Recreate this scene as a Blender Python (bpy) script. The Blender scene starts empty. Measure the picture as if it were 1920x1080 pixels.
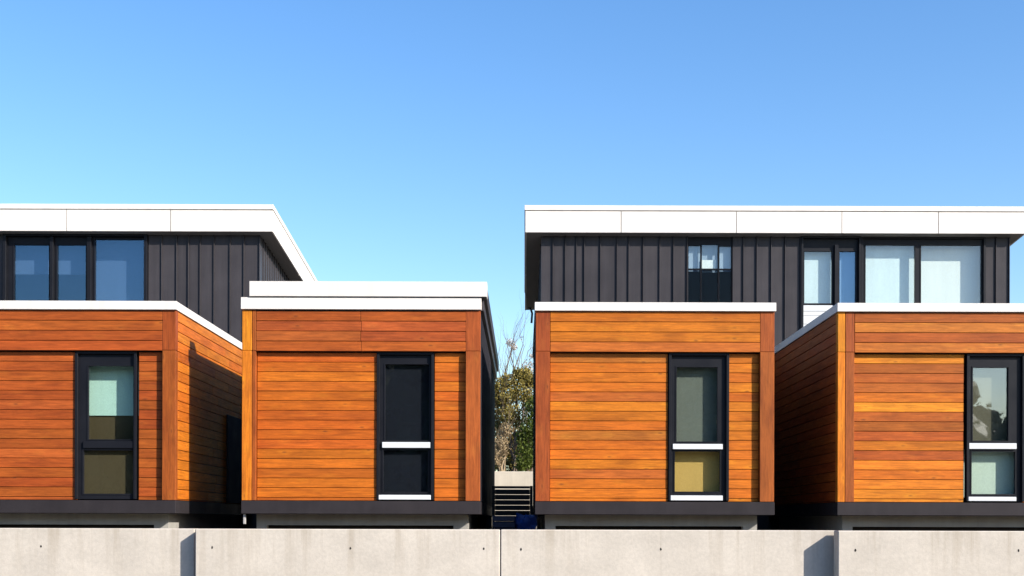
import bpy, bmesh, math, random
from mathutils import Vector, Matrix, noise

random.seed(7)
sc = bpy.context.scene
COL = sc.collection

# ------------------------------------------------------------------ camera
EYE = 1.60            # eye height above the street
DIST = 17.7           # camera to the timber fronts (front plane is Y = 0)
FPX = 2300.0          # focal length in photograph pixels (1920 wide)
VX, VY = 983.0, 978.0 # vanishing point of the depth direction
cd = bpy.data.cameras.new('camera')
cam = bpy.data.objects.new('camera', cd); COL.objects.link(cam)
cam.location = (0, -DIST, EYE)
cd.sensor_width = 36.0
cd.lens = FPX / 1920 * 36.0
cd.shift_x = -(VX - 960) / 1920
cd.shift_y = (VY - 540) / 1920
cd.clip_end = 3000
cam.rotation_euler = (Matrix.Rotation(math.radians(90), 3, 'X') @ Matrix.Rotation(0.0028, 3, 'Z')).to_euler()
sc.camera = cam

# ------------------------------------------------------------------ sky and sun
SUN_AZ, SUN_EL = math.radians(53.5), math.radians(29.0)   # azimuth to the right of the street side (-Y)
sdir = Vector((math.sin(SUN_AZ) * math.cos(SUN_EL), -math.cos(SUN_AZ) * math.cos(SUN_EL), math.sin(SUN_EL)))
w = bpy.data.worlds.new('World'); sc.world = w; w.use_nodes = True
nt = w.node_tree; nt.nodes.clear()
sky = nt.nodes.new('ShaderNodeTexSky'); sky.sky_type = 'NISHITA'; sky.sun_disc = False
sky.sun_elevation = SUN_EL
sky.sun_rotation = math.atan2(sdir.x, sdir.y)
sky.altitude = 0; sky.air_density = 1.15; sky.dust_density = 0.8; sky.ozone_density = 2.5
bg = nt.nodes.new('ShaderNodeBackground'); bg.inputs['Strength'].default_value = 0.150
wo = nt.nodes.new('ShaderNodeOutputWorld')
hs = nt.nodes.new('ShaderNodeHueSaturation'); hs.inputs['Saturation'].default_value = 1.27; hs.inputs['Hue'].default_value = 0.507
nt.links.new(sky.outputs[0], hs.inputs['Color']); nt.links.new(hs.outputs[0], bg.inputs[0]); nt.links.new(bg.outputs[0], wo.inputs[0])
sl = bpy.data.lights.new('sun', 'SUN'); sl.energy = 5.0; sl.angle = math.radians(0.5); sl.color = (1.0, 0.94, 0.85)
so = bpy.data.objects.new('sun', sl); COL.objects.link(so); so.location = sdir * 60
so.rotation_euler = sdir.to_track_quat('Z', 'Y').to_euler()
vs = sc.view_settings
vs.view_transform = 'Standard'; vs.look = 'None'; vs.gamma = 1.0; vs.use_curve_mapping = False
vs.exposure = 0.68

# ------------------------------------------------------------------ measuring helpers: photograph pixel at a depth d behind the fronts -> metres
def X(px, d=0.0): return (px - VX) * (DIST + d) / FPX
def Z(py, d=0.0): return EYE + (VY - py) * (DIST + d) / FPX
def M(px, d=0.0): return px * (DIST + d) / FPX

# ------------------------------------------------------------------ materials
MATS = {}
def new_mat(name):
    m = bpy.data.materials.new(name); m.use_nodes = True
    n = m.node_tree; n.nodes.clear()
    out = n.nodes.new('ShaderNodeOutputMaterial')
    b = n.nodes.new('ShaderNodeBsdfPrincipled'); n.links.new(b.outputs[0], out.inputs[0])
    MATS[name] = m
    return m, n, b, out
def N(n, t, **kw):
    o = n.nodes.new(t)
    for k, v in kw.items(): setattr(o, k, v)
    return o
def math_node(n, op, a, b=None, c=None, clamp=False):
    o = n.nodes.new('ShaderNodeMath'); o.operation = op; o.use_clamp = clamp
    for i, v in enumerate((a, b, c)):
        if v is None: continue
        if isinstance(v, (int, float)): o.inputs[i].default_value = v
        else: n.links.new(v, o.inputs[i])
    return o.outputs[0]
def mixrgb(n, fac, a, b, mode='MIX'):
    o = n.nodes.new('ShaderNodeMix'); o.data_type = 'RGBA'; o.blend_type = mode
    for sock, v in ((o.inputs[0], fac), (o.inputs[6], a), (o.inputs[7], b)):
        if isinstance(v, (int, float)): sock.default_value = v
        elif isinstance(v, tuple): sock.default_value = (*v, 1) if len(v) == 3 else v
        else: n.links.new(v, sock)
    return o.outputs[2]
def noise_node(n, vec, scale, detail=4, rough=0.55, dist=0.0):
    o = n.nodes.new('ShaderNodeTexNoise'); o.inputs['Scale'].default_value = scale
    o.inputs['Detail'].default_value = detail; o.inputs['Roughness'].default_value = rough
    o.inputs['Distortion'].default_value = dist
    n.links.new(vec, o.inputs['Vector']); return o.outputs['Fac']
def mapping(n, vec, scale, loc=None):
    o = n.nodes.new('ShaderNodeMapping'); o.inputs['Scale'].default_value = scale
    n.links.new(vec, o.inputs['Vector'])
    if loc is not None: n.links.new(loc, o.inputs['Location'])
    return o.outputs[0]
def maprange(n, v, a, b, c, d_, smooth=False):
    o = n.nodes.new('ShaderNodeMapRange')
    if smooth: o.interpolation_type = 'SMOOTHSTEP'
    o.inputs[1].default_value = a; o.inputs[2].default_value = b; o.inputs[3].default_value = c; o.inputs[4].default_value = d_
    n.links.new(v, o.inputs[0]); return o.outputs[0]
def bump(n, b, h, strength, distance):
    o = n.nodes.new('ShaderNodeBump'); o.inputs['Strength'].default_value = strength; o.inputs['Distance'].default_value = distance
    n.links.new(h, o.inputs['Height']); n.links.new(o.outputs[0], b.inputs['Normal'])

# stained cedar: colour of each board comes from the object, grain runs along its local X
m, n, b, out = new_mat('stained_cedar')
tc = N(n, 'ShaderNodeTexCoord'); oi = N(n, 'ShaderNodeObjectInfo')
off = N(n, 'ShaderNodeCombineXYZ')
r50 = math_node(n, 'MULTIPLY', oi.outputs['Random'], 57.0)
n.links.new(r50, off.inputs[0]); n.links.new(r50, off.inputs[2])
vG = mapping(n, tc.outputs['Object'], (0.8, 6.0, 24.0), off.outputs[0])
vF = mapping(n, tc.outputs['Object'], (3.4, 30.0, 46.0), off.outputs[0])
vB = mapping(n, tc.outputs['Object'], (1.1, 2.0, 3.5), off.outputs[0])
vK = mapping(n, tc.outputs['Object'], (2.6, 1.0, 7.0), off.outputs[0])
g1 = noise_node(n, vG, 1.6, 5, 0.6, 1.4)
g2 = noise_node(n, vF, 1.0, 3, 0.6)
g3 = noise_node(n, vB, 1.3, 3, 0.5, 0.3)
vor = N(n, 'ShaderNodeTexVoronoi'); vor.inputs['Scale'].default_value = 0.9
n.links.new(vK, vor.inputs['Vector'])
knot = maprange(n, vor.outputs['Distance'], 0.02, 0.12, 1.0, 0.0, True)
halo = maprange(n, vor.outputs['Distance'], 0.10, 0.34, 1.0, 0.0, True)
val = math_node(n, 'ADD', maprange(n, g1, 0.3, 0.72, 0.82, 1.15), math_node(n, 'MULTIPLY', math_node(n, 'SUBTRACT', g2, 0.5), 0.95))
val = math_node(n, 'MULTIPLY', val, maprange(n, g3, 0.3, 0.7, 0.88, 1.11))
g4 = noise_node(n, mapping(n, tc.outputs['Object'], (5.0, 10.0, 26.0), off.outputs[0]), 1.0, 4, 0.7, 1.6)
val = math_node(n, 'MULTIPLY', val, maprange(n, g4, 0.3, 0.7, 0.86, 1.13))
col = mixrgb(n, 1.0, oi.outputs['Color'], val, 'MULTIPLY')
cg = N(n, 'ShaderNodeCombineColor')
gold = math_node(n, 'MULTIPLY', maprange(n, g1, 0.56, 0.78, 0.0, 1.0, True), 0.28)
col = mixrgb(n, gold, col, mixrgb(n, 1.0, col, (1.25, 1.75, 1.5), 'MULTIPLY'))
red = math_node(n, 'MULTIPLY', maprange(n, g3, 0.50, 0.30, 0.0, 1.0, True), 0.28)
col = mixrgb(n, red, col, mixrgb(n, 1.0, col, (0.72, 0.55, 0.8), 'MULTIPLY'))
col = mixrgb(n, math_node(n, 'MULTIPLY', halo, 0.35), col, mixrgb(n, 1.0, col, (1.3, 1.6, 1.4), 'MULTIPLY'))
col = mixrgb(n, math_node(n, 'MULTIPLY', knot, 0.6), col, (0.10, 0.028, 0.012))
n.links.new(col, b.inputs['Base Color'])
n.links.new(maprange(n, g1, 0.3, 0.7, 0.62, 0.46), b.inputs['Roughness'])
b.inputs['Specular IOR Level'].default_value = 0.18
bump(n, b, math_node(n, 'ADD', g2, math_node(n, 'MULTIPLY', g1, 0.6)), 0.35, 0.004)

def plain(name, colr, rough=0.5, var=0.12, scale=3.0, metallic=0.0, bmp=0.0, spec=0.5, streak=0.0):
    m, n, b, out = new_mat(name)
    tc = N(n, 'ShaderNodeTexCoord'); geo = N(n, 'ShaderNodeNewGeometry')
    v = mapping(n, geo.outputs['Position'], (1, 1, 1))
    f = noise_node(n, v, scale, 5, 0.6)
    fac = maprange(n, f, 0.3, 0.7, 1 - var, 1 + var)
    if streak:
        s = noise_node(n, mapping(n, geo.outputs['Position'], (9, 9, 0.5)), 1.0, 4, 0.6)
        fac = math_node(n, 'MULTIPLY', fac, maprange(n, s, 0.3, 0.7, 1 - streak, 1 + streak))
    oi = N(n, 'ShaderNodeObjectInfo')
    fac = math_node(n, 'MULTIPLY', fac, maprange(n, oi.outputs['Random'], 0, 1, 1 - var * .8, 1 + var * .8))
    c = mixrgb(n, 1.0, colr, fac, 'MULTIPLY')
    n.links.new(c, b.inputs['Base Color'])
    b.inputs['Roughness'].default_value = rough; b.inputs['Metallic'].default_value = metallic
    b.inputs['Specular IOR Level'].default_value = spec
    n.links.new(maprange(n, f, 0.3, 0.7, rough * .85, min(1, rough * 1.15)), b.inputs['Roughness'])
    if bmp: bump(n, b, noise_node(n, v, scale * 12, 4, 0.6), bmp, 0.004)
    return m
plain('white_trim', (0.66, 0.62, 0.575), 0.5, 0.05, 2.0, streak=0.05, spec=0.3)
plain('window_white', (0.60, 0.61, 0.62), 0.35, 0.03, spec=0.3)
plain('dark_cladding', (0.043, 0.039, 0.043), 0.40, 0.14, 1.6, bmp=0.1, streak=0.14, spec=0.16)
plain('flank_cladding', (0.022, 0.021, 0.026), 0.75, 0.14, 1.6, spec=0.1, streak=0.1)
plain('dark_band', (0.027, 0.023, 0.0255), 0.6, 0.12, 2.5, bmp=0.1, streak=0.08, spec=0.15)
plain('frame_black', (0.0085, 0.009, 0.0125), 0.45, 0.1, spec=0.18)
plain('backing_black', (0.010, 0.008, 0.008), 0.9, 0.1)
plain('interior', (0.035, 0.035, 0.037), 0.9, 0.2)
plain('soffit', (0.20, 0.19, 0.175), 0.7, 0.06)
plain('dark_soffit', (0.06, 0.055, 0.055), 0.7, 0.08)
plain('plinth_concrete', (0.30, 0.285, 0.26), 0.85, 0.12, 2.0, bmp=0.3, streak=0.08)
plain('ground_paving', (0.07, 0.068, 0.065), 0.9, 0.2, 0.6, bmp=0.4)
plain('terrace_soil', (0.07, 0.06, 0.045), 0.95, 0.3, 1.5, bmp=0.6)
plain('terrace_concrete', (0.52, 0.46, 0.37), 0.85, 0.1, 2.0, bmp=0.3, streak=0.06)
plain('black_steel', (0.02, 0.02, 0.022), 0.35, 0.1)
plain('blue_tarp', (0.018, 0.075, 0.32), 0.4, 0.25, 6.0)
plain('navy_plastic', (0.015, 0.028, 0.07), 0.4, 0.2, 5.0)
plain('bark', (0.16, 0.12, 0.09), 0.9, 0.3, 9.0, bmp=0.5)
plain('dry_twig', (0.24, 0.18, 0.11), 0.9, 0.3, 9.0)
plain('pipe_grey', (0.40, 0.38, 0.37), 0.5, 0.08)

# poured concrete street wall: mottling and rain streaks that run down from the top edge
m, n, b, out = new_mat('wall_concrete')
geo = N(n, 'ShaderNodeNewGeometry'); P = geo.outputs['Position']
sep = N(n, 'ShaderNodeSeparateXYZ'); n.links.new(P, sep.inputs[0])
big = noise_node(n, mapping(n, P, (0.8, 0.8, 1.2)), 1.5, 5, 0.6)
fine = noise_node(n, P, 22, 5, 0.7)
stk = noise_node(n, mapping(n, P, (5.0, 5.0, 0.22)), 1.2, 5, 0.65)
TOPZ = EYE - 0.11
below = maprange(n, sep.outputs[2], TOPZ - 0.75, TOPZ, 0.15, 1.0)
stain = math_node(n, 'MULTIPLY', maprange(n, stk, 0.46, 0.68, 0.0, 1.0, True), below)
c = mixrgb(n, 1.0, (0.50, 0.448, 0.385), math_node(n, 'MULTIPLY', maprange(n, big, 0.3, 0.7, 0.90, 1.08), maprange(n, fine, 0.25, 0.75, 0.90, 1.09)), 'MULTIPLY')
c = mixrgb(n, math_node(n, 'MULTIPLY', stain, 0.5), c, (0.31, 0.255, 0.19))
n.links.new(c, b.inputs['Base Color']); b.inputs['Roughness'].default_value = 0.85
b.inputs['Specular IOR Level'].default_value = 0.25
bump(n, b, math_node(n, 'ADD', fine, big), 0.35, 0.006)

def glass(name, refl, tint, rough=0.015, coat=(0.95, 0.97, 1.0)):
    m, n, b, out = new_mat(name)
    n.nodes.remove(b)
    t = N(n, 'ShaderNodeBsdfTransparent'); t.inputs[0].default_value = (*tint, 1)
    g = N(n, 'ShaderNodeBsdfGlossy'); g.inputs['Roughness'].default_value = rough
    g.inputs['Color'].default_value = (*coat, 1)
    geo = N(n, 'ShaderNodeNewGeometry')
    bp = N(n, 'ShaderNodeBump'); bp.inputs['Strength'].default_value = 0.06; bp.inputs['Distance'].default_value = 0.01
    n.links.new(noise_node(n, geo.outputs['Position'], 2.2, 2, 0.5), bp.inputs['Height'])
    n.links.new(bp.outputs[0], g.inputs['Normal'])
    lw = N(n, 'ShaderNodeLayerWeight'); lw.inputs['Blend'].default_value = 0.5
    fac = math_node(n, 'MULTIPLY_ADD', math_node(n, 'POWER', lw.outputs['Facing'], 5.0), 1 - refl, refl, clamp=True)
    mx = N(n, 'ShaderNodeMixShader')
    n.links.new(fac, mx.inputs[0]); n.links.new(t.outputs[0], mx.inputs[1]); n.links.new(g.outputs[0], mx.inputs[2])
    n.links.new(mx.outputs[0], out.inputs[0])
    return m
glass('glass_clear', 0.07, (0.965, 0.98, 0.975))
glass('glass_coated', 0.105, (0.88, 0.93, 0.97), coat=(0.50, 0.74, 1.0))
glass('glass_black', 0.008, (0.8, 0.85, 0.9))
glass('glass_dark', 0.075, (0.90, 0.92, 0.93))
glass('glass_grey', 0.12, (0.955, 0.97, 0.955))

def fabric(name, colr, fold=0.0):
    m, n, b, out = new_mat(name)
    geo = N(n, 'ShaderNodeNewGeometry')
    f = noise_node(n, mapping(n, geo.outputs['Position'], (40, 40, 40)), 1.0, 2)
    g = noise_node(n, mapping(n, geo.outputs['Position'], (7, 7, 0.6)), 1.0, 3)
    k = math_node(n, 'MULTIPLY', maprange(n, f, 0.3, 0.7, 0.95, 1.05), maprange(n, g, 0.3, 0.7, 1 - fold, 1 + fold))
    n.links.new(mixrgb(n, 1.0, colr, k, 'MULTIPLY'), b.inputs['Base Color'])
    b.inputs['Roughness'].default_value = 0.9; b.inputs['Specular IOR Level'].default_value = 0.1
for nm, c in dict(blind_aqua=(0.42, 0.63, 0.54), blind_olive=(0.07, 0.056, 0.03), blind_yellow=(0.52, 0.345, 0.105), blind_grey=(0.17, 0.19, 0.165),
                  blind_taupe=(0.14, 0.13, 0.095), blind_mint=(0.50, 0.60, 0.50), blind_pale=(0.52, 0.62, 0.62), blind_white=(0.60, 0.645, 0.61),
                  blind_blue=(0.075, 0.11, 0.165), blind_dark=(0.014, 0.016, 0.022), blind_steel=(0.24, 0.31, 0.38)).items():
    fabric(nm, c, 0.04)

def leafmat(name, c1, c2):
    m, n, b, out = new_mat(name)
    geo = N(n, 'ShaderNodeNewGeometry')
    f = noise_node(n, geo.outputs['Position'], 5.0, 3, 0.6)
    rnd = geo.outputs['Random Per Island']
    k = math_node(n, 'ADD', math_node(n, 'MULTIPLY', f, 0.6), math_node(n, 'MULTIPLY', rnd, 0.5), clamp=True)
    c = mixrgb(n, k, c1, c2)
    n.links.new(c, b.inputs['Base Color']); b.inputs['Roughness'].default_value = 0.55
    b.inputs['Specular IOR Level'].default_value = 0.3
    tr = N(n, 'ShaderNodeBsdfTranslucent'); n.links.new(c, tr.inputs[0])
    mx = N(n, 'ShaderNodeMixShader'); mx.inputs[0].default_value = 0.3
    n.links.new(b.outputs[0], mx.inputs[1]); n.links.new(tr.outputs[0], mx.inputs[2]); n.links.new(mx.outputs[0], out.inputs[0])
leafmat('leaf_green', (0.03, 0.055, 0.010), (0.16, 0.20, 0.030))
leafmat('leaf_olive', (0.06, 0.065, 0.015), (0.38, 0.29, 0.07))
leafmat('leaf_dry', (0.22, 0.14, 0.06), (0.50, 0.38, 0.22))
leafmat('leaf_plume', (0.40, 0.34, 0.28), (0.70, 0.62, 0.54))
leafmat('leaf_far', (0.02, 0.03, 0.012), (0.045, 0.06, 0.022))

# ------------------------------------------------------------------ mesh helpers
WL = {}                                   # world location of every object made here
def link(o, parent, loc):
    COL.objects.link(o)
    loc = Vector(loc); WL[o.name] = loc
    if parent is not None:
        o.parent = parent; o.location = loc - WL[parent.name]
    else:
        o.location = loc
    return o
def thing(name, label, cat, loc, group=None):
    o = bpy.data.objects.new(name, None); o.empty_display_size = 0.3
    o['label'] = label; o['category'] = cat
    if group: o['group'] = group
    return link(o, None, loc)
def tag(o, label=None, cat=None, group=None, kind=None):
    for k, v in (('label', label), ('category', cat), ('group', group), ('kind', kind)):
        if v: o[k] = v
    return o
CACHE = {}
def bev_mesh(dx, dy, dz, mat, bev, name):
    key = (round(dx, 3), round(dy, 3), round(dz, 3), mat, bev)
    if key in CACHE: return CACHE[key]
    bm = bmesh.new(); bmesh.ops.create_cube(bm, size=1.0)
    bmesh.ops.scale(bm, vec=(dx, dy, dz), verts=bm.verts)
    if bev: bmesh.ops.bevel(bm, geom=list(bm.edges), offset=min(bev, .45 * min(dx, dy, dz)), segments=1, affect='EDGES')
    me = bpy.data.meshes.new(name); bm.to_mesh(me); bm.free()
    me.materials.append(MATS[mat]); CACHE[key] = me
    return me
def box(name, x0, x1, y0, y1, z0, z1, mat, parent=None, bev=0.004):
    me = bev_mesh(abs(x1 - x0), abs(y1 - y0), abs(z1 - z0), mat, bev, name)
    return link(bpy.data.objects.new(name, me), parent, ((x0 + x1) / 2, (y0 + y1) / 2, (z0 + z1) / 2))
def boxes(name, lst, mat, parent=None, bev=0.0, shear=0.0, ys=0.0):
    """several boxes of ONE part in one mesh; shear drops z with depth (pitched roof)"""
    bm = bmesh.new()
    for (x0, x1, y0, y1, z0, z1) in lst:
        r = bmesh.ops.create_cube(bm, size=1.0)['verts']
        bmesh.ops.scale(bm, vec=(x1 - x0, y1 - y0, z1 - z0), verts=r)
        bmesh.ops.translate(bm, vec=((x0 + x1) / 2, (y0 + y1) / 2, (z0 + z1) / 2), verts=r)
        if bev:
            es = list({e for v in r for e in v.link_edges})
            bmesh.ops.bevel(bm, geom=es, offset=bev, segments=1, affect='EDGES')
    if shear:
        for v in bm.verts: v.co.z -= (v.co.y - ys) * shear
    c = Vector((0, 0, 0))
    for v in bm.verts: c += v.co
    c /= len(bm.verts)
    for v in bm.verts: v.co -= c
    me = bpy.data.meshes.new(name); bm.to_mesh(me); bm.free(); me.materials.append(MATS[mat])
    return link(bpy.data.objects.new(name, me), parent, c)
def plank(parent, x0, x1, z0, z1, yf, colr, th=0.03, name='plank'):
    """horizontal board on a street-facing wall; yf is its face"""
    me = bev_mesh(x1 - x0, th, z1 - z0, 'stained_cedar', 0.003, name)
    o = link(bpy.data.objects.new(name, me), parent, ((x0 + x1) / 2, yf + th / 2, (z0 + z1) / 2))
    o.color = (*colr, 1); return o
def side_plank(parent, xf, y0, y1, z0, z1, sign, colr, th=0.03):
    me = bev_mesh(y1 - y0, th, z1 - z0, 'stained_cedar', 0.003, 'plank')
    o = link(bpy.data.objects.new('plank', me), parent, (xf - sign * th / 2, (y0 + y1) / 2, (z0 + z1) / 2))
    o.rotation_euler = (0, 0, math.radians(90)); o.color = (*colr, 1); return o
def post(parent, x0, x1, z0, z1, yf, depth, colr):
    me = bev_mesh(z1 - z0, depth, x1 - x0, 'stained_cedar', 0.004, 'corner_post')
    o = link(bpy.data.objects.new('corner_post', me), parent, ((x0 + x1) / 2, yf + depth / 2, (z0 + z1) / 2))
    o.rotation_euler = (0, math.radians(90), 0); o.color = (*colr, 1); return o
def vary(c, k=0.2, hue=0.12):
    s = 1 + random.uniform(-k, k); h = 1 + random.uniform(-hue, hue)
    return (min(.75, c[0] * s), c[1] * s * h, c[2] * s)
def tube(bm, pts, radii, seg=6):
    rings = []
    for i, p in enumerate(pts):
        p = Vector(p)
        d = (Vector(pts[min(i + 1, len(pts) - 1)]) - Vector(pts[max(i - 1, 0)])).normalized()
        a = d.orthogonal().normalized(); c = d.cross(a)
        rings.append([bm.verts.new(p + (a * math.cos(t) + c * math.sin(t)) * radii[i]) for t in [2 * math.pi * k / seg for k in range(seg)]])
    for r0, r1 in zip(rings, rings[1:]):
        for k in range(seg): bm.faces.new((r0[k], r0[(k + 1) % seg], r1[(k + 1) % seg], r1[k]))
    bm.faces.new(rings[0][::-1]); bm.faces.new(rings[-1])
def mesh_obj(name, bm, mat, parent=None, origin=(0, 0, 0)):
    o0 = Vector(origin)
    for v in bm.verts: v.co -= o0
    me = bpy.data.meshes.new(name); bm.to_mesh(me); bm.free(); me.materials.append(MATS[mat])
    return link(bpy.data.objects.new(name, me), parent, o0)

# ------------------------------------------------------------------ windows
def window(parent, d, outer, panes, proud=0.03, ring=5, glass_y=0.07, plate=0.05, name='window', bead=2.2):
    """outer / pane rectangles in photograph pixels at depth d; the frame is a grid of bars round the panes.
    panes: (x0, x1, y0, y1, glass, [blind, bx0, bx1, by0, by1, gap] or None)"""
    x0, x1, y0, y1 = outer
    xs = sorted({x0, x1, *[p[0] for p in panes], *[p[1] for p in panes]})
    ys = sorted({y0, y1, *[p[2] for p in panes], *[p[3] for p in panes]})
    cells = []
    for a, b_ in zip(xs, xs[1:]):
        col_run = None
        for c, e in zip(ys, ys[1:]):
            inside = any(p[0] <= a and b_ <= p[1] and p[2] <= c and e <= p[3] for p in panes)
            if inside:
                if col_run: cells.append((a, b_, *col_run)); col_run = None
            else:
                col_run = (col_run[0], e) if col_run else (c, e)
        if col_run: cells.append((a, b_, *col_run))
    bl = [(X(a, d), X(b_, d), d + 0.02, d + 0.02 + plate, Z(e, d), Z(c, d)) for a, b_, c, e in cells]
    f = boxes(name, bl, 'frame_black', parent)
    r = ring
    jl = [(X(x0, d), X(x0 + r, d), d - proud, d + 0.0195, Z(y1, d), Z(y0, d)), (X(x1 - r, d), X(x1, d), d - proud, d + 0.0195, Z(y1, d), Z(y0, d)),
          (X(x0 + r, d) + .001, X(x1 - r, d) - .001, d - proud + .002, d + 0.0195, Z(y0 + r, d), Z(y0, d) - .002)]
    for q in jl: box('jamb', *q, 'frame_black', f, 0.003)
    for (a, b_, c, e, gl, bd) in panes:
        # glazing bead, 2 px wide round the pane
        k = M(bead, d)
        A, B, C, E = X(a, d), X(b_, d), Z(e, d), Z(c, d)
        boxes('glazing_bead', [(A, A + k, d + .012, d + .06, C, E), (B - k, B, d + .012, d + .06, C, E),
                               (A + k, B - k, d + .013, d + .06, E - k, E), (A + k, B - k, d + .013, d + .06, C, C + k)], 'frame_black', f)
        box('pane', A + .002, B - .002, d + .048, d + .056, C + .002, E - .002, gl, f, 0.0)
        if bd:
            for q in (bd if isinstance(bd, list) else [bd]):
                bm_, bx0, bx1, by0, by1, gap = q
                box('blind', X(bx0, d), X(bx1, d), d + .056 + gap, d + .062 + gap, Z(by1, d), Z(by0, d), bm_, f, 0.0)
    return f

# ------------------------------------------------------------------ the setting
def sheet(name, pts, z, mat):
    me = bpy.data.meshes.new(name); me.from_pydata([(x, y, z) for x, y in pts], [], [list(range(len(pts)))]); me.materials.append(MATS[mat])
    return tag(link(bpy.data.objects.new(name, me), None, (0, 0, 0)), kind='structure')
sheet('ground', [(-1500, -1500), (1500, -1500), (1500, 1500), (-1500, 1500)], 0.0, 'ground_paving')
YARD = EYE - 0.30
o = box('yard', -16, 16, -0.55, 16.0, 0.004, YARD, 'terrace_soil', None, 0.0); tag(o, kind='structure')
UP = Z(884, 16.0)
o = box('upper_terrace', -30, 30, 16.25, 60, 0.004, UP - 0.06, 'terrace_soil', None, 0.0); tag(o, kind='structure')
o = box('terrace_wall', -16, 16, 16.0, 16.24, 0.004, UP, 'terrace_concrete', None, 0.01)
tag(o, 'low sunlit concrete terrace wall under the shrubs in the gap', 'wall')

# street wall: three lengths, each standing prouder than the one on its left
WT = Z(993, -0.9) 
def wall_section(px0, px1, yf, label, joints, holes, jw=0.010, fine=()):
    t = thing('concrete_wall', label, 'wall', ((X(px0, yf) + X(px1, yf)) / 2, yf + .1, 0.004), 'street wall sections')
    ed = sorted([px0, *joints, *fine, px1])
    for i, (a, b_) in enumerate(zip(ed, ed[1:])):
        gap = lambda p: jw / 2 if p in joints else (0.001 if p in fine else 0)
        xa = X(a, yf) + gap(a); xb = X(b_, yf) - gap(b_)
        box('wall_panel', xa, xb, yf, yf + 0.24, 0.004, WT, 'wall_concrete', t, 0.012 if not fine else 0.009)
    for j in joints:
        box('joint_filler', X(j, yf) - jw / 2, X(j, yf) + jw / 2, yf + 0.03, yf + 0.2, 0.004, WT - 0.02, 'backing_black', t, 0.0)
    for hx, hy in holes:
        bm = bmesh.new()
        c = Vector((X(hx, yf), yf - 0.0015, Z(hy, yf)))
        vs_ = []
        for k in range(10):
            a = 2 * math.pi * k / 10; r = 0.017 * random.uniform(.75, 1.2)
            vs_.append((c.x + r * .8 * math.cos(a), c.z + r * 1.15 * math.sin(a)))
        f0 = [bm.verts.new((x, c.y, z)) for x, z in vs_]; f1 = [bm.verts.new((x, c.y + .004, z)) for x, z in vs_]
        bm.faces.new(f0); bm.faces.new(f1[::-1])
        for k in range(10): bm.faces.new((f0[k], f1[k], f1[(k + 1) % 10], f0[(k + 1) % 10]))
        mesh_obj('tie_hole', bm, 'backing_black', t, c)
wall_section(-700, 365, -0.70, 'set back length of street wall at the left, shadowed at its right end', [], [(77, 1027)])
wall_section(366, 1570, -0.90, 'long middle length of pale concrete street wall split by an open upright joint', [938], [(398, 1028), (657, 1029), (907, 1029), (977, 1030), (1239, 1029)])
wall_section(1571.5, 2700, -1.20, 'proudest length of street wall at the right below the fourth window', [], [(1604, 1030), (1910, 1030)])

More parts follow.
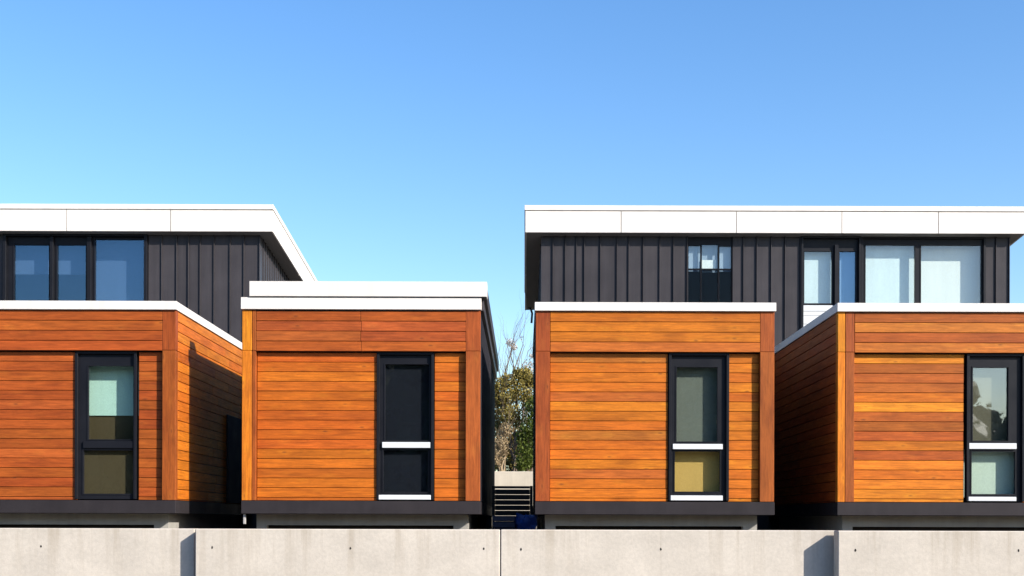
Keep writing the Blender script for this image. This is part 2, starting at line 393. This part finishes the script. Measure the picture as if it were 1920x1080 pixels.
# ------------------------------------------------------------------ timber pods
RED = (0.305, 0.065, 0.0115); BRN = (0.325, 0.077, 0.012); ORA = (0.455, 0.121, 0.010); GLD = (0.54, 0.172, 0.013)
T0, T1, HB, RB, BT, BB = 567, 583, 584, 659.5, 940, 964.5     # trim top/bottom, header top/bottom, base top/bottom
REC = 0.08
def pod(label, px0, px1, depth, win, cols, left_post, right_post, sides=(None, None), header_joint=None, trim=True, plinth=(0, 0)):
    xa, xb = X(px0), X(px1)
    t = thing('timber_pod', label, 'house', ((xa + xb) / 2, 1.2, YARD), 'timber clad pods in a row')
    hcol, pcol, rcol = cols
    zt, zb = Z(T1), Z(BT)
    wx0, wx1 = win
    # inner shell, hollow, with the window opening
    il, ir = xa + 0.06, xb - 0.06
    y0 = REC + 0.04
    shell = [(il, X(wx0) + .01, y0, y0 + .10, zb, zt), (X(wx1) - .01, ir, y0, y0 + .10, zb, zt),
             (X(wx0) + .01, X(wx1) - .01, y0, y0 + .10, Z(RB + 2), zt),
             (il, il + .1, y0 + .10, depth - .1, zb, zt), (ir - .1, ir, y0 + .10, depth - .1, zb, zt), (il, ir, depth - .1, depth - .02, zb, zt),
             (il + .1, ir - .1, y0 + .1, depth - .1, zb, zb + .05), (il + .1, ir - .1, y0 + .1, depth - .1, zt - .05, zt - .002),
             (il, ir, 0.035, y0, Z(RB) + .004, zt - .002)]
    boxes('wall', shell, 'backing_black', t)
    # corner posts, each of two lengths
    def posts(spec):
        for (a, b_, c) in spec:
            if c[0] < .45: c = (c[0] * .86, c[1] * .90, c[2])
            post(t, X(a), X(b_) - .003, Z(RB - 1) + .002, zt - .003, 0.0, 0.12, vary(c, .06))
            post(t, X(a), X(b_) - .003, zb + .003, Z(RB - 1) - .002, 0.0, 0.12, vary(c, .06))
    posts(left_post); posts(right_post)
    ha, hb = max(p[1] for p in left_post), min(p[0] for p in right_post)
    # header boards
    hz = [HB + (RB - HB) * k / 4 for k in range(5)]
    for k in range(4):
        cuts = [ha, hb] if not header_joint else [ha, header_joint + random.choice((-1, 0, 1)) * 1.0, hb]
        for a, b_ in zip(cuts, cuts[1:]):
            plank(t, X(a) + .003, X(b_) - .003, Z(hz[k + 1]) + .004, Z(hz[k]) - .004, 0.0 + random.uniform(0, .004), vary(hcol(k), .14))
    # recessed boards either side of the window
    pitch = 18.2; y = RB + 1; k = 0
    while y < BT - 2:
        e = min(y + pitch, BT - .3)
        for (a, b_) in ((ha, wx0), (wx1, hb)):
            plank(t, X(a) + .004, X(b_) - .004, Z(e) + .0035, Z(y) - .0035, REC + random.uniform(0, .005), vary((pcol if a == ha else rcol)(k), .11))
        y = e; k += 1
        if e >= BT - .4: break
    # flank boards
    for sgn, colr in zip((-1, 1), sides):
        xf = xa if sgn < 0 else xb
        if colr is None:
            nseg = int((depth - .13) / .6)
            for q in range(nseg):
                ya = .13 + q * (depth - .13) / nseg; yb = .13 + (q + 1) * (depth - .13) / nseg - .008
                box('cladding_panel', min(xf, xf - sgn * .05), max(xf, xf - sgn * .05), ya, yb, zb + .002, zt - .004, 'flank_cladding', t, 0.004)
        else:
            y = HB; k = 0
            while y < BT - 2:
                e = min(y + 18.6, BT - .3)
                cut = random.uniform(.35, .65) * depth
                for ya, yb in ((0.125, cut), (cut + .003, depth - .02)):
                    side_plank(t, xf - sgn * random.uniform(0, .003), ya, yb, Z(e) + .0045, Z(y) - .0045, sgn, vary(colr, .14))
                y = e; k += 1
    # base band and plinth
    box('base_band', xa - .004, xb + .004, -0.012, depth - .03, Z(BB), zb - .002, 'dark_band', t, 0.004)
    pl, pr = plinth
    pz = Z(986)
    boxes('plinth', [(xa + .15 + pl, xb - .19 - pr, .30, depth - .2, pz, Z(BB) - .001), (xa + .15 + pl, xa + .30 + pl, .301, depth - .2, YARD, pz),
                     (xb - .40 - pr, xb - .19 - pr, .301, depth - .2, YARD, pz)], 'plinth_concrete', t)
    box('gap_strip', xa + .30 + pl, xb - .40 - pr, .42, .6, YARD + .02, pz - .001, 'backing_black', t, 0.0)  # black strip set back in the gap below the plinth
    # roof
    if trim:
        boxes('roof_trim', [(xa - .015, xb + .015, -.035, .06, Z(T1), Z(T0)), (xa - .015, xa + .06, .0605, depth - .02, Z(T1), Z(T0) - .001), (xb - .06, xb + .015, .0605, depth - .02, Z(T1), Z(T0) - .001)], 'white_trim', t, 0.003)
        box('roof', xa + .061, xb - .061, .061, depth - .02, zt + .001, Z(T0) - .05, 'dark_soffit', t, 0.0)
    return t

G = lambda *a: list(a)
# pod 1 (far left)
p1 = pod('red brown timber pod at far left with aqua blind and dark window rail', -120, 329, 4.98, (141, 256),
         (lambda k: RED, lambda k: RED if k % 5 else (0.36, .085, .016), lambda k: RED), [(-120, -95, RED)], [(303.5, 329, RED)], sides=(None, ORA))
f = window(p1, REC, (141, 256, 661, 938), [(162, 251, 686, 828, 'glass_clear', [('blind_aqua', 150, 256, 676, 779, .16), ('blind_olive', 148, 256, 778, 836, .18)]), (153, 251, 844, 930, 'glass_clear', ('blind_olive', 148, 254, 842, 932, .03))])
box('transom', X(152), X(251), REC - .012, REC + .019, Z(842), Z(829), 'frame_black', f, .003)
# pod 2 (raised double parapet)
p2 = pod('orange timber pod with stepped white parapet and black window', 453, 900, 8.7, (706, 813),
         (lambda k: (0.31, .068, .015) if k % 3 else BRN, lambda k: (0.44, .103, .010) if k % 3 else (0.40, .090, .010), lambda k: (0.43, .099, .010)), [(453, 471.5, (0.51, .155, .012)), (472, 479, RED)], [(872.5, 900, (0.36, .085, .016))], sides=(None, None), header_joint=676, trim=False)
f = window(p2, REC, (706, 813, 661, 938), [(719, 806, 681, 828, 'glass_dark', ('blind_dark', 710, 812, 672, 836, .03)), (716, 804, 842, 925, 'glass_dark', ('blind_dark', 710, 812, 837, 930, .03))])
box('transom', X(715), X(806), REC - .02, REC + .019, Z(840), Z(829), 'window_white', f, .004)
box('sill', X(709), X(807), REC - .035, REC + .019, Z(937.5), Z(928.5), 'window_white', f, .004)
xa, xb = X(453), X(900)
boxes('roof_trim', [(xa - .012, xb + .012, -.035, .06, Z(581.5), Z(559.5)), (xa - .012, xa + .06, .0605, 8.68, Z(581.5), Z(559.5) - .001)], 'white_trim', p2, .003)
boxes('roof_parapet', [(X(468), X(912), -.06, .20, Z(558), Z(530))], 'white_trim', p2, .003)
box('parapet_flashing', X(469), X(911), -.045, .19, Z(559.3), Z(558.2), 'black_steel', p2, 0)
boxes('side_fascia', [(xb - .03, xb + .045, .0605, 8.68, Z(581.5), Z(559.5) - .002), (xb - .02, X(911), .2005, 8.68, Z(559.5), Z(531))], 'dark_cladding', p2, .003)
box('roof', xa + .061, xb - .031, .21, 8.68, Z(581.5) , Z(560), 'dark_soffit', p2, 0)
box('drain_pipe', X(454.5), X(459), .05, .085, Z(984), Z(BB) - .001, 'pipe_grey', p2, .003)
box('added_gap_screen', X(900) - .32, X(900) + .068, 3.93, 3.97, YARD + .003, Z(BB) - .003, 'backing_black', p2, 0)  # added black screen, darkens the bright see-through gap beneath the pod base
# pod 3
p3 = pod('bright orange timber pod with grey upper blind and yellow lower blind', 1003.5, 1451.5, 4.98, (1253, 1366),
         (lambda k: ORA if k < 3 else (0.40, .105, .016), lambda k: ORA if k % 4 else (0.40, .11, .016), lambda k: ORA), [(1003.5, 1030.5, (0.32, .072, .015))], [(1424.5, 1451.5, (0.33, .075, .015))])
f = window(p3, REC, (1253, 1366, 661, 938), [(1266, 1347, 685, 829, 'glass_grey', ('blind_grey', 1258, 1358, 676, 836, .10)), (1263, 1352, 843, 923, 'glass_clear', ('blind_yellow', 1256, 1360, 838, 928, .12))])
box('transom', X(1262), X(1356), REC - .02, REC + .019, Z(841), Z(831), 'window_white', f, .004)
box('sill', X(1258), X(1356), REC - .035, REC + .019, Z(937.5), Z(928), 'window_white', f, .004)
# pod 4
p4 = pod('timber pod at far right with mixed orange and brown boards', 1570, 2020, 4.98, (1811, 1920),
         (lambda k: BRN if k % 2 == 0 else (0.42, .12, .018), lambda k: [GLD, BRN, BRN, BRN, ORA, GLD, BRN, BRN, BRN, ORA, BRN, GLD, ORA, GLD, GLD, GLD][k % 16], lambda k: ORA), [(1570, 1584, GLD), (1584.4, 1601.5, (0.32, .075, .016))], [(1993, 2020, RED)], sides=(RED, None))
f = window(p4, REC, (1811, 1920, 661, 938), [(1822, 1893, 684, 826, 'glass_grey', ('blind_taupe', 1815, 1902, 676, 832, .10)), (1820, 1906, 842, 926, 'glass_clear', ('blind_mint', 1814, 1915, 838, 930, .12))])
box('transom', X(1819), X(1909), REC - .02, REC + .019, Z(839), Z(828), 'window_white', f, .004)
box('sill', X(1818), X(1908), REC - .035, REC + .019, Z(937), Z(929), 'window_white', f, .004)
# dark doorway panel deep in pod 1's flank
box('side_door', X(329) + .003, X(329) + .03, 3.0, 4.6, Z(BT) + .01, Z(745), 'backing_black', p1, .004)

# ------------------------------------------------------------------ dark upper houses
UD = 5.0; OV = 0.22; SL = math.tan(math.radians(5.4)); YR0, YR1 = UD - OV, 10.15
def upper_house(label, wx0, wx1, rx0, rx1, seams, joints):
    """wall x-range and roof x-range in metres; seams: px runs of vertical panels; joints: px of fascia joints"""
    d = YR0
    t = thing('dark_house', label, 'house', ((wx0 + wx1) / 2, 7.5, YARD), 'dark clad upper houses')
    zc0, zc1, zf = Z(385, d), Z(395, d), Z(435.5, d)
    top = Z(438.5, UD)
    # roof and its pieces
    rf = boxes('roof', [(rx0 + .03, rx1 - .03, YR0 + .03, YR1 - .03, zf + .01, zc1 - .002)], 'dark_soffit', t, 0, SL, YR0)
    boxes('roof_cap', [(rx0 - .012, rx1 + .012, YR0 - .015, YR1 + .01, zc1 + .005, zc0)], 'white_trim', rf, .004, SL, YR0)
    ed = [rx0, *[X(j, d) for j in joints], rx1]
    for a, b_ in zip(ed, ed[1:]):
        boxes('fascia_panel', [(a + .006, b_ - .006, YR0, YR0 + .029, zf, zc1 - .006)], 'white_trim', rf, .002)
    for xs_, s in ((rx0, 1), (rx1, -1)):
        for k in range(2):
            ya = YR0 + .0295 + k * (YR1 - YR0) / 2; yb = YR0 + (k + 1) * (YR1 - YR0) / 2 - .008
            q = (xs_, xs_ + .029) if s > 0 else (xs_ - .029, xs_)
            boxes('fascia_panel', [(q[0], q[1], ya, yb, zf, zc1 - .004)], 'white_trim', rf, .002, SL, YR0)
    boxes('soffit', [(rx0 + .0295, rx1 - .0295, YR0 + .0295, YR1 - .03, zf + .001, zf + .0095)], 'soffit', rf, 0, SL, YR0)
    return t, top
def clad_front(t, runs, top, zbot):
    d = UD
    for run in runs:
        for a, b_ in zip(run, run[1:]):
            xa, xb = X(a, d), X(b_, d)
            boxes('cladding_panel', [(xa + .001, xb - .015, d + random.uniform(-.003, .003), d + .035, zbot, top), (xb - .013, xb, d - .032, d + .034, zbot, top)], 'dark_cladding', t, .002)
def core(t, x0, x1, y1, top, zbot, holes):
    d = UD + .036
    ys = sorted({z for h in holes for z in h[2:]})
    lst = []
    xs = x0
    for (a, b_, za, zb_) in holes:                 # openings left to right
        lst.append((xs, a, d, d + .12, zbot, top)); lst.append((a, b_, d, d + .12, zbot, za)); lst.append((a, b_, d, d + .12, zb_, top)); xs = b_
    lst.append((xs, x1, d, d + .12, zbot, top))
    drop = SL * (y1 - d)
    lst += [(x0, x0 + .12, d + .12, y1, zbot, top - drop), (x1 - .12, x1, d + .12, y1, zbot, top - drop), (x0 + .12, x1 - .12, y1 - .12, y1, zbot, top - drop)]
    boxes('wall', lst, 'backing_black', t)
    boxes('interior_floor', [(x0 + .12, x1 - .12, d + .12, y1 - .12, Z(620, UD) - .2, Z(620, UD) - .1)], 'interior', t)

# left house
wl1 = X(487, UD); wl0 = -13.2
lh, top = upper_house('dark seamed house with white roof edge and blue windows, upper left', wl0, wl1, wl0 - .25, X(510, YR0), [], [-72, 123, 318])
clad_front(lh, [[-330, -300, -270, -240, -210, -180, -150, -120, -90, -60, -30, -18, 6], [277, 303, 331, 353, 375, 401, 431, 457, 486.5]], top, YARD)
core(lh, wl0, wl1 - .03, 10.0, top, YARD, [(X(8, UD), X(276, UD), Z(640, UD), Z(440, UD))])
window(lh, UD, (6, 276, 440, 640), [(22, 92, 459, 632, 'glass_coated', ('blind_blue', 10, 99, 440, 512, .20)), (103, 161, 459, 632, 'glass_coated', ('blind_blue', 99.5, 167, 440, 512, .20)), (174, 274, 448.5, 632, 'glass_coated', ('blind_blue', 167.5, 278, 440, 636, .20))], proud=.06, ring=6)
for a, b_ in ((94, 100), (163, 171)):
    box('mullion', X(a, UD), X(b_, UD), UD - .05, UD + .019, Z(640, UD), Z(447, UD), 'frame_black', lh, .003)
# flank of the left house: narrow ribbed sheets
for k in range(24):
    ya = UD + .036 + k * .205
    if ya > 9.8: break
    zt_ = top - SL * (ya - YR0) - .005
    boxes('cladding_panel', [(wl1 - .029, wl1 - .004, ya, ya + .185, YARD, zt_), (wl1 - .029, wl1 + .014, ya + .186, ya + .204, YARD, zt_)], 'dark_cladding', lh, .002)

# right house
wr0, wr1 = X(1013, UD), X(1891, UD)
rh, top = upper_house('long dark seamed house with white roof edge and pale windows, upper right', wr0, wr1, 0.0, X(1922, YR0), [], [1163, 1379, 1577, 1758])
clad_front(rh, [[1013, 1036, 1059, 1080, 1095, 1125, 1156, 1178, 1205, 1236, 1262, 1287.5], [1372.5, 1393, 1418, 1445, 1471, 1499.5], [1846, 1866, 1891]], top, YARD)
core(rh, wr0 + .03, wr1 - .005, 10.0, top, YARD, [(X(1288, UD), X(1372, UD), Z(585, UD), Z(452, UD)), (X(1502, UD), X(1611, UD), Z(700, UD), Z(446, UD)), (X(1613, UD), X(1844, UD), Z(640, UD), Z(446, UD))])
window(rh, UD, (1288, 1372, 440, 590), [(1289, 1313, 458, 503, 'glass_clear', ('blind_steel', 1286, 1313.4, 452, 506, .05)), (1314, 1346, 456, 503, 'glass_clear', [('blind_steel', 1313.6, 1346.4, 452, 507, .09), ('blind_white', 1314.5, 1342, 485, 504, .02)]), (1347, 1371, 459, 503, 'glass_clear', ('blind_steel', 1346.6, 1374, 452, 506, .05)),
       (1289, 1313, 504, 584, 'glass_black', None), (1314, 1346, 504, 584, 'glass_black', None), (1347, 1371, 504, 584, 'glass_black', None)], proud=.005, ring=1, bead=.8)
f = window(rh, UD, (1500, 1612, 442, 700), [(1505, 1561, 467, 569, 'glass_clear', ('blind_pale', 1498, 1566, 455, 572, .10)), (1571, 1606, 467, 690, 'glass_coated', ('blind_steel', 1567, 1612, 455, 640, .10))], proud=.05, ring=4)
for k, (a, b_) in enumerate(((571, 582), (582.6, 590), (590.6, 606), (606.6, 622), (622.6, 640), (640.6, 660))):
    box('white_board', X(1505, UD), X(1562, UD), UD - .012 + (k % 2) * .004, UD + .019, Z(b_, UD), Z(a, UD), 'window_white', f, .003)
box('mullion', X(1563, UD), X(1570, UD), UD - .04, UD + .019, Z(700, UD), Z(458, UD), 'frame_black', f, .003)
f = window(rh, UD, (1612.5, 1846, 442, 640), [(1620, 1717, 455, 632, 'glass_clear', ('blind_pale', 1613, 1720.5, 445, 636, .13)), (1724, 1842, 455, 632, 'glass_clear', ('blind_white', 1721, 1848, 445, 636, .17))], proud=.03, ring=4)
# rest of the right house flank panels (left side, seen under the eave)
for k in range(12):
    ya = UD + .036 + k * .41
    if ya > 9.7: break
    zt_ = top - SL * (ya - YR0) - .005
    boxes('cladding_panel', [(wr0 + .004, wr0 + .029, ya, ya + .395, YARD, zt_), (wr0 - .014, wr0 + .029, ya + .396, ya + .409, YARD, zt_)], 'dark_cladding', rh, .002)
# bent rainwater spout at the back corner of the right roof
bm = bmesh.new()
zz = Z(574, 9.95)
tube(bm, [(0.03, 9.95, zz + .05), (0.06, 9.95, zz - .02), (0.13, 9.95, zz - .06), (0.165, 9.95, zz - .16), (0.15, 9.95, zz - .38)], [.025] * 5, 8)
mesh_obj('rain_spout', bm, 'black_steel', rh, (0.03, 9.95, zz))

# ------------------------------------------------------------------ things in the gap between the middle pods
gt = thing('slatted_gate', 'black metal gate of horizontal slats in the gap between the middle pods', 'gate', (-.24, 4.0, YARD))
gx0, gx1 = X(900) + .07, X(1003.5) - .01
for xx in (gx0, gx1 - .05): box('gate_post', xx, xx + .05, 3.98, 4.03, YARD, Z(911, 4), 'black_steel', gt, .004)
gp = (Z(917, 4) - YARD - .03) / 9
for k in range(9):
    zz = YARD + .03 + k * gp
    box('slat', gx0 + .051, gx1 - .051, 3.99, 4.015, zz, zz + gp - .007, 'black_steel', gt, .006)
box('top_rail', gx0 + .051, gx1 - .051, 3.985, 4.02, Z(916, 4), Z(911.5, 4), 'black_steel', gt, .004)
def crumple(name, label, cat, x0, x1, y0, y1, z0, z1, mat, amp, seed):
    bm = bmesh.new(); bmesh.ops.create_cube(bm, size=1.0)
    bmesh.ops.subdivide_edges(bm, edges=list(bm.edges), cuts=9, use_grid_fill=True)
    for v in bm.verts:
        c = v.co
        p = Vector((x0 + (c.x + .5) * (x1 - x0), y0 + (c.y + .5) * (y1 - y0), z0 + (c.z + .5) * (z1 - z0)))
        nn = noise.noise_vector(p * 7 + Vector((seed, 0, 0))); n2 = noise.noise_vector(p * 17 + Vector((seed, 3, 0)))
        p += (nn * amp + n2 * amp * .45) * (0.15 if c.z < -.45 else 1.0)
        if c.z < -.49: p.z = z0
        v.co = p
    o = mesh_obj(name, bm, mat, None, ((x0 + x1) / 2, (y0 + y1) / 2, z0))
    return tag(o, label, cat)
crumple('tarpaulin', 'crumpled bright blue tarpaulin behind the street wall', 'tarpaulin', X(968, 1.6), X(1003, 1.6), 1.6, 2.0, YARD, Z(966, 1.6), 'blue_tarp', .05, 3)
bn = thing('storage_crate', 'dark navy slatted crate beside the blue tarpaulin', 'crate', (X(944, 1.5), 1.75, YARD))
for k in range(4):
    zz = YARD + .005 + k * .1
    box('slat', X(923, 1.5), X(966, 1.5), 1.5, 1.53, zz, zz + .085, 'navy_plastic', bn, .006)
    box('slat', X(923, 1.5), X(966, 1.5), 1.97, 2.0, zz, zz + .085, 'navy_plastic', bn, .006)
for xx in (X(923, 1.5), X(966, 1.5) - .03): box('end_panel', xx, xx + .03, 1.531, 1.969, YARD + .005, YARD + .39, 'navy_plastic', bn, .004)

# ------------------------------------------------------------------ planting on the upper terrace
def leaf_cloud(bm, blobs, count, size, rnd, droop=0.3):
    tot = sum(b_[3] ** 2 for b_ in blobs)
    for (cx, cy, cz, r, sq) in [(*b_[:4], b_[4] if len(b_) > 4 else 1.0) for b_ in blobs]:
        k = int(count * r * r / tot)
        for _ in range(k):
            v = Vector((rnd.gauss(0, 1), rnd.gauss(0, 1), rnd.gauss(0, 1))).normalized() * r * (rnd.random() ** .45)
            p = Vector((cx, cy, cz)) + Vector((v.x, v.y, v.z * sq))
            a = Vector((rnd.uniform(-1, 1), rnd.uniform(-1, 1), rnd.uniform(-1, .6) - droop)).normalized()
            c = a.orthogonal().normalized(); c = Matrix.Rotation(rnd.uniform(0, 6.28), 3, a) @ c
            s = size * rnd.uniform(.6, 1.3)
            q = [p, p + a * s * .5 + c * s * .26, p + a * s, p + a * s * .5 - c * s * .26]
            bm.faces.new([bm.verts.new(x) for x in q])
def branchy(bm, base, tip, r0, rnd, depth=3, spread=.5, seg=5):
    base, tip = Vector(base), Vector(tip); L = (tip - base).length
    pts = []; n_ = 5
    for i in range(n_ + 1):
        u = i / n_
        pts.append(base.lerp(tip, u) + Vector((rnd.uniform(-1, 1), rnd.uniform(-1, 1), rnd.uniform(-.5, .5))) * L * .05 * (0 if i == 0 else 1))
    tube(bm, pts, [r0 * (1 - .75 * i / n_) for i in range(n_ + 1)], seg)
    ends = [pts[-1]]
    if depth > 0:
        for i in range(2, n_ + 1):
            for _ in range(2 if depth > 1 else 1):
                dv = (tip - base).normalized() + Vector((rnd.uniform(-1, 1), rnd.uniform(-1, 1), rnd.uniform(-.3, .8))) * spread * 1.6
                ends += branchy(bm, pts[i], pts[i] + dv.normalized() * L * rnd.uniform(.28, .5), r0 * .45 * (1 - .5 * i / n_), rnd, depth - 1, spread, 4)
    return ends
def shrub(name, label, cat, px, d, h, blobs, count, size, leaf, seed, stems=4, bark='bark', group='shrubs on the upper terrace'):
    rnd = random.Random(seed)
    base = Vector((X(px, d), d, UP - .06))
    t = thing(name, label, cat, base, group)
    bm = bmesh.new()
    for k in range(stems):
        b_ = blobs[k % len(blobs)]
        branchy(bm, base + Vector((rnd.uniform(-.1, .1), rnd.uniform(-.1, .1), 0)), (b_[0], b_[1], b_[2] + b_[3] * .5), .035, rnd, 2)
    mesh_obj('trunk', bm, bark, t, base)
    bm = bmesh.new(); leaf_cloud(bm, blobs, count, size, rnd)
    mesh_obj('crown', bm, leaf, t, base)
    return t
def B(px, py, d, rpx, sq=1.0): return (X(px, d), d, Z(py, d), M(rpx, d), sq)
shrub('evergreen_shrub', 'dense green leafy shrub on the right of the gap above the terrace wall', 'shrub', 990, 17.4, 2, [B(990, 850, 17.4, 24, 1.2), B(1000, 805, 17.5, 28), B(980, 868, 17.2, 15), B(1008, 765, 17.6, 26), B(984, 820, 17.5, 18)], 6500, .085, 'leaf_green', 1)
shrub('olive_shrub', 'tall olive green shrub filling the middle of the gap', 'shrub', 962, 18.2, 3, [B(945, 745, 18.2, 20), B(966, 730, 18.3, 20, 1.3), B(984, 705, 18.4, 17, 1.2), B(958, 780, 18.0, 24), B(932, 722, 18.2, 16), B(990, 745, 18.3, 20), B(925, 770, 18.4, 24), B(955, 835, 18.9, 36), B(990, 850, 19, 30), B(925, 850, 18.9, 26), B(935, 800, 18.4, 22), B(938, 872, 18.3, 16), B(962, 870, 18.4, 18), B(990, 872, 18.3, 18), B(915, 870, 18.5, 18), B(950, 712, 18.3, 14), B(970, 700, 18.4, 13), B(995, 715, 18.4, 16), B(930, 745, 18.3, 18)], 17000, .085, 'leaf_olive', 2, 6)
shrub('dry_shrub', 'dry straw coloured twiggy shrub low on the left of the gap', 'shrub', 942, 16.9, 2, [B(938, 838, 16.9, 20, 1.3), B(948, 805, 17.0, 14), B(930, 862, 16.8, 14)], 900, .065, 'leaf_dry', 3, 6, 'dry_twig')
rnd = random.Random(11)
base = Vector((X(965, 19), 19, UP - .06))
t = thing('bare_tree', 'thin bare tree with pale seed plumes rising above the shrubs', 'tree', base)
bm = bmesh.new(); ends = []
for px, py, dp in ((950, 668, 2), (972, 650, 1), (987, 685, 2), (936, 700, 1), (996, 700, 1), (962, 675, 2)):
    ends += branchy(bm, base + Vector((rnd.uniform(-.15, .15), rnd.uniform(-.1, .1), 0)), (X(px, 19), 19 + rnd.uniform(-.4, .4), Z(py, 19)), .05, rnd, dp, .3)
mesh_obj('trunk', bm, 'bark', t, base)
bm = bmesh.new()
leaf_cloud(bm, [B(955, 642, 19, 8), B(963, 650, 19, 7), B(990, 690, 19, 12, 1.6), B(984, 715, 19, 12, 1.5), B(977, 632, 19, 3), B(997, 668, 19, 6)], 620, .07, rnd)
mesh_obj('crown', bm, 'leaf_plume', t, base)

# woodland across the street, behind the camera: what the lower panes reflect
rnd = random.Random(5)
tmp = bmesh.new(); bmesh.ops.create_icosphere(tmp, subdivisions=2, radius=1.0)
ico_v = [v.co.copy() for v in tmp.verts]; ico_f = [[v.index for v in f_.verts] for f_ in tmp.faces]; tmp.free()
bm = bmesh.new()
for k in range(46):
    x = -44 + k * 2.0 + rnd.uniform(-.8, .8); y = -46 + rnd.uniform(-3, 3)
    hh = rnd.uniform(12.5, 14) if x < 17 else (9.4 if x < 23.5 else 7.6)
    hh = max(hh, 5.0)
    tube(bm, [(x, y, 0), (x + .1, y, hh * .4), (x, y, hh * .8)], [.22, .17, .06], 6)
    bl = [(x + rnd.uniform(-1.1, 1.1) * (1.1 - u), y + rnd.uniform(-1, 1), hh * u, rnd.uniform(1.5, 2.2) * (1.15 - .45 * u)) for u in (.06, .17, .28, .4, .5, .62, .73, .85, .9)]
    for (bx, by, bz, br) in bl:
        o3 = Vector((bx, by, bz))
        vv = [bm.verts.new(c * br * .82 * (1 + .35 * noise.noise(c * 1.6 + o3)) + o3) for c in ico_v]
        for f3 in ico_f: bm.faces.new([vv[q] for q in f3])
    leaf_cloud(bm, bl, 2200, .30, rnd)
for gx in range(34):
    for gz in (1.0, 3.2, 5.4, 7.6, 9.6):
        o3 = Vector((-46 + gx * 1.9 + rnd.uniform(-.4, .4), -52 + rnd.uniform(-.8, .8), gz))
        if o3.x > 17: continue
        vv = [bm.verts.new(c * 1.9 * (1 + .35 * noise.noise(c * 1.6 + o3)) + o3) for c in ico_v]
        for f3 in ico_f: bm.faces.new([vv[q] for q in f3])
o = mesh_obj('far_woodland', bm, 'leaf_far', None, (0, -46, 0))
tag(o, 'dark belt of trees across the street reflected in the lower windows', 'woodland', kind='stuff')
